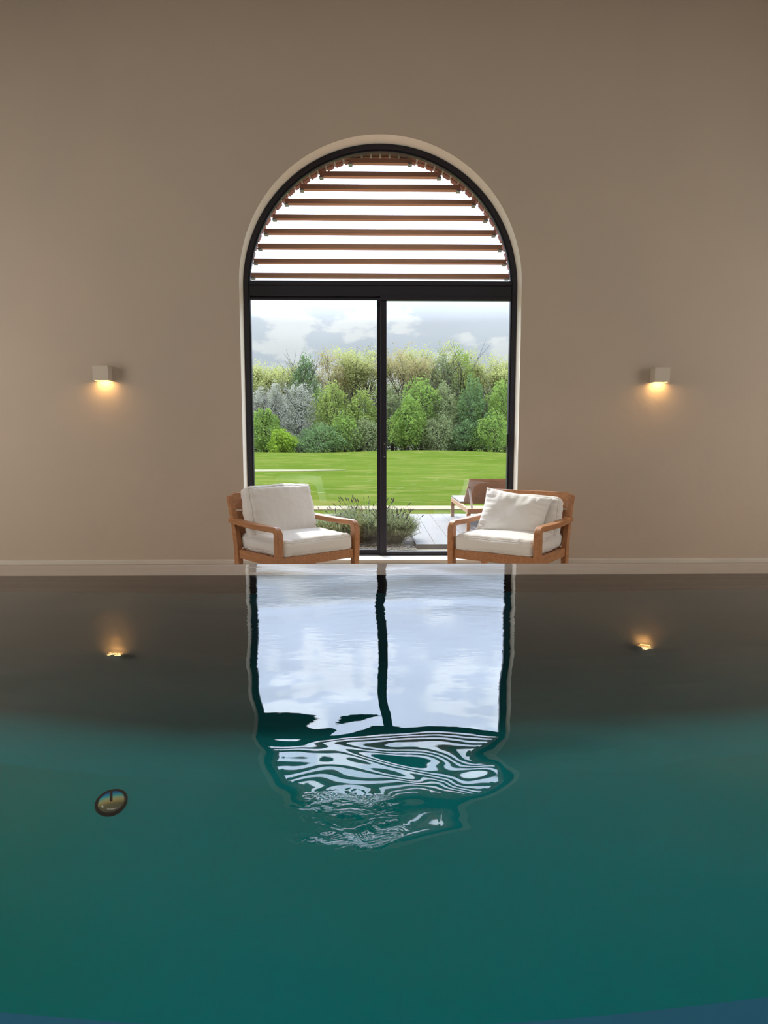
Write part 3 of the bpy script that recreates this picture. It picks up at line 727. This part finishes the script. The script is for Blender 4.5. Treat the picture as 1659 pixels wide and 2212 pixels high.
# ---------------------------------------------------------------- trees
def tree(kind, x, y, top, hw, label, seed, name='tree', group='trees at the edge of the wood', dens=1.0):
    t = thing(name, label, 'bush' if name == 'bush' else 'tree', (x, y, GZ+ground_z(x, y)-.02), 0, group)
    rg = random.Random(seed); nr = np.random.default_rng(seed)
    H = top - ground_z(x, y)
    airy = kind in ('airy_yellow', 'airy_brown', 'bare')
    br = MB(); tips = []
    tr = .016*H + .03
    lean = rg.uniform(-.03, .03)*H
    fork = H*(.42 if airy and kind != 'blossom' else .25)
    P0 = Vector((0, 0, 0)); P1 = Vector((lean*.4, 0, fork*.6)); P2 = Vector((lean*.6, rg.uniform(-.1, .1), fork))
    br.tube([P0, P1, P2], [tr*1.3, tr, tr*.85], 7)
    def grow(p, d, ln, r, lev):
        q = p; pts = [p]; n = 3
        for i in range(n):
            d = (d + Vector((rg.uniform(-.18, .18), rg.uniform(-.18, .18), rg.uniform(-.02, .14)))).normalized(); q = q + d*ln/n; pts.append(q)
        br.tube(pts, [r, r*.8, r*.6, r*.42], 5 if lev < 2 else 3)
        tips.extend(pts[1:] if lev >= 1 else pts[2:])
        if lev < (3 if airy else 2):
            for k in range(3):
                a = rg.uniform(0, 6.28); s = rg.uniform(.35, .75)
                nd = (d + Vector((math.cos(a)*s, math.sin(a)*s, rg.uniform(-.1, .2)))).normalized()
                grow(pts[rg.choice((2, 3)) if k else 3], nd, ln*rg.uniform(.55, .75), r*.5, lev+1)
    nl = 6 if airy else 7
    for k in range(nl):
        a = 2*math.pi*k/nl + rg.uniform(-.4, .4); s = (hw*.85/max(H-fork, .5))*rg.uniform(.5, 1.15)
        d = Vector((math.cos(a)*s, math.sin(a)*s, 1)).normalized()
        st_ = P1.lerp(P2, rg.uniform(.3, 1)) if airy else P0.lerp(P2, rg.uniform(.4, 1))
        grow(st_, d, (H-st_.z)*rg.uniform(.42, .55), tr*.5, 0)
    bo = br.build('trunk', M['barkpale'] if kind in ('blossom', 'bare') else M['bark'], t, smooth=True)
    # crown
    if airy:
        T = np.array([tuple(p) for p in tips]); cnt = int({'airy_yellow': 9000, 'airy_brown': 6800, 'bare': 1800}[kind]*dens)
        c = T[nr.integers(0, len(T), cnt)] + nr.normal(size=(cnt, 3))*np.array([.34, .34, .30])
        sz = nr.uniform(.07, .17, cnt)
        mxz = np.percentile(T[:,2], 99); c[:,2] *= 1
        sc = H/max(c[:,2].max(), .1); 
    else:
        # lumpy egg-shaped crown, leaves thickest near its surface
        cnt = int((7500 if kind == 'blossom' else 6200 if H > 3.8 else 4600)*dens)
        v = nr.normal(size=(cnt, 3)); v /= np.linalg.norm(v, axis=1)[:,None]
        w = sum(np.sin(v @ nr.normal(size=3)*f_ + nr.uniform(0, 6.28))*a_ for f_, a_ in ((2.6,.11),(3.4,.11),(5,.11),(8,.11),(12,.09)))
        rr = (1 + w)*np.clip(1 - np.abs(nr.normal(size=cnt))*.20, .2, 1.05)
        base = .06*H if H < 5 else .16*H
        cz = base + (H-base)*.46
        c = v*rr[:,None]*np.array([hw*1.05, hw*1.05, (H-base)*.52]); c[:,:2] *= (1.12 - .30*np.clip(c[:,2:3]/((H-base)*.5), -1, 1)); c[:,2] += cz
        sz = nr.uniform(.08, .19, cnt)*(1 if H > 3.8 else .8)*(.7 if kind == 'blossom' else 1)
    c[:,2] = np.clip(c[:,2], .03, None)
    f = H/np.percentile(c[:,2], 99.7)
    if airy:
        c[:,2] *= f; me = bo.data
        for vv in me.vertices: vv.co.z *= f
    quads('foliage', c, sz, LEAF[kind], t, seed+7, flat=.15, elong=1.3)
    return t
TR = [
('airy_yellow',-13.1,74.0,10.0,1.9,'pale yellow tree at the left edge of the left pane'),
('airy_yellow',-11.0,75.0,9.8,1.9,'pale yellow tree between the left edge tree and the dark round tree'),
('deep',-7.9,73.0,11.1,1.45,'round dark green tree standing above the white blossom trees'),
('airy_brown',-4.6,74.0,11.4,1.9,'tall bronze tinted tree right of the round dark green tree'),
('airy_yellow',-1.9,73.0,11.3,1.8,'tall yellow green tree close left of the mullion'),
('bare',-0.4,76.0,12.3,1.5,'nearly bare twiggy tree half hidden by the mullion'),
('airy_brown',3.2,72.0,11.4,2.1,'tall bronze tree with a wide fan of branches right of the mullion'),
('airy_yellow',6.1,76.0,12.4,1.5,'highest narrow yellow green tree in the right pane'),
('greygreen',7.8,74.0,11.3,1.7,'tall grey green tree behind the middle of the right pane'),
('lime',10.1,75.0,11.8,1.7,'tall lime green tree behind the dark leafy tree of the right pane'),
('airy_yellow',13.0,76.0,11.8,1.8,'tall yellow tree second from the right edge of the wood'),
('airy_yellow',15.2,75.0,11.3,1.7,'tall yellow tree at the right edge of the right pane'),
('blossom',-12.1,69.0,7.0,1.6,'white blossoming tree at the left edge of the pane'),
('blossom',-10.0,68.0,7.2,1.5,'middle one of the three white blossoming trees'),
('blossom',-7.7,67.0,7.6,1.7,'largest white blossoming tree, below the round dark green tree'),
('lime',-4.3,67.0,6.8,1.7,'lime green tree in front of the tall bronze tree of the left pane'),
('lime',-1.4,67.0,6.1,1.7,'lime green tree just left of the mullion at mid height'),
('greygreen',1.9,68.0,6.2,1.4,'grey green tree just right of the mullion at mid height'),
('bright',4.7,66.0,7.4,1.9,'broad bright green tree below the wide bronze tree'),
('greygreen',6.9,66.0,6.8,1.7,'dull grey green tree right of the broad bright green one'),
('deep',9.7,65.0,6.9,1.5,'dark leafy tree in the right half of the right pane'),
('bright',12.6,66.0,7.0,1.8,'bright green layered tree at the right edge of the pane'),
('bright',-10.5,64.0,4.6,1.3,'slender fresh green tree with pale trunk at far left of the lawn edge'),
('deep',-5.1,63.0,2.9,2.2,'wide dark green bush at the lawn edge in the left pane'),
('bright',-2.9,64.0,3.8,1.5,'fresh green low tree right of the wide dark bush'),
('greygreen',-0.7,64.0,3.4,1.6,'grey green low bush behind the mullion foot of the wood'),
('bright',3.2,63.0,5.3,1.4,'bright lime tree near the mullion in the right pane, at the lawn edge'),
('greygreen',6.1,63.0,3.6,1.6,'grey green bush with dark trunk in the middle of the right pane'),
('deep',8.8,63.0,3.4,1.5,'dark green low bush below the dark leafy tree'),
('bright',11.4,62.0,3.8,1.7,'low bright green tree at the lower right of the wood'),
('yellowbush',-8.7,61.5,2.3,1.1,'bright yellow green bush at the lawn edge, left pane'),
]
for i, (k, x, y, tp, hw, lb) in enumerate(TR):
    bush = tp < 3.7
    tree(k, x, y, tp, hw, lb, 100+i*13, 'bush' if bush else 'tree', 'bushes at the lawn edge' if bush else 'trees at the edge of the wood')
rng = random.Random(77)
kinds = ['greygreen', 'airy_yellow', 'lime', 'greygreen', 'bright']
for i in range(15):
    x = -17 + i*2.45 + rng.uniform(-.6, .6)
    tree(kinds[i % 5], x, 79+rng.uniform(0, 4), rng.uniform(8.6, 10.2), 2.1, 'pale green tree deep in the wood behind the front rows', 900+i, 'tree', 'trees deep in the wood', .9)
for i in range(14):
    x = -15.5 + i*2.5 + rng.uniform(-.4, .4)
    tree('deep' if i % 3 else 'greygreen', x, 70.5+rng.uniform(-1, 1), rng.uniform(2.9, 4.4), 1.8, 'dark undergrowth bush in the shade of the wood', 1200+i, 'bush', 'undergrowth in the wood', .9)

# ---------------------------------------------------------------- pool light on the floor of the pool
def pool_light():
    t = thing('pool_light', 'small round underwater light on the pool floor, blue and yellow window reflection painted on its lens', 'pool light', (-1.224, 2.727, D), R(23))
    r = .060; mb = MB(); n = 40
    prof = [(r+.007, 0), (r+.007, .008), (r+.003, .013), (r-.004, .012), (r-.004, 0)]
    for i in range(n):
        a0, a1 = 2*math.pi*i/n, 2*math.pi*(i+1)/n
        for (p, q) in zip(prof, prof[1:]):
            mb.add([(p[0]*math.cos(a0),p[0]*math.sin(a0),p[1]),(p[0]*math.cos(a1),p[0]*math.sin(a1),p[1]),(q[0]*math.cos(a1),q[0]*math.sin(a1),q[1]),(q[0]*math.cos(a0),q[0]*math.sin(a0),q[1])], [(0,1,2,3)])
    mb.build('rim', M['black'], t, smooth=True)
    m = bpy.data.materials.new('painted_reflection_lens'); m.use_nodes = True; nt2 = m.node_tree; b = nt2.nodes['Principled BSDF']; b.inputs['Roughness'].default_value = .12
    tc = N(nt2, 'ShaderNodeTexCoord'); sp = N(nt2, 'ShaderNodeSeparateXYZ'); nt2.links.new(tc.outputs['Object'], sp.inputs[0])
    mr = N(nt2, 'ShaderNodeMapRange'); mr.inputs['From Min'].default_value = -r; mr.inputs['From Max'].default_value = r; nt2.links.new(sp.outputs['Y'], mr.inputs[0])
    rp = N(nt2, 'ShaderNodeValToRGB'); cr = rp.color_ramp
    cols = [(0, (.14,.20,.17)), (.34, (.30,.30,.16)), (.46, (.85,.75,.30)), (.56, (.75,.98,.60)), (.68, (.05,.90,.98)), (.80, (.01,.35,.98)), (.93, (.01,.14,.50))]  # rainbow reflection of the window, painted as bands across the lens
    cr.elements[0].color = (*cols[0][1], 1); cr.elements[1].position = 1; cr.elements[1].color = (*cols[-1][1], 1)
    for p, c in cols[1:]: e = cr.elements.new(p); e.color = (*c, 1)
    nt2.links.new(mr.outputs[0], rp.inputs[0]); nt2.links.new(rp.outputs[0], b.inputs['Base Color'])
    l = MB(); k = 8
    for j in range(k+1):
        rr = (r-.005)*math.cos(math.pi/2*j/k); z = .008+.016*math.sin(math.pi/2*j/k)
        for i in range(n): l.v.append((rr*math.cos(2*math.pi*i/n), rr*math.sin(2*math.pi*i/n), z))
    for j in range(k):
        for i in range(n): q = (i+1) % n; l.f.append((j*n+i, j*n+q, (j+1)*n+q, (j+1)*n+i)); l.mi.append(0)
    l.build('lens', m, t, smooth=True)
    MB().box(-.006, .006, -.008, .042, .016, .028).build('clip', M['black'], t, bevel=.003)  # added dark bar standing in for the mullion's reflection in the lens
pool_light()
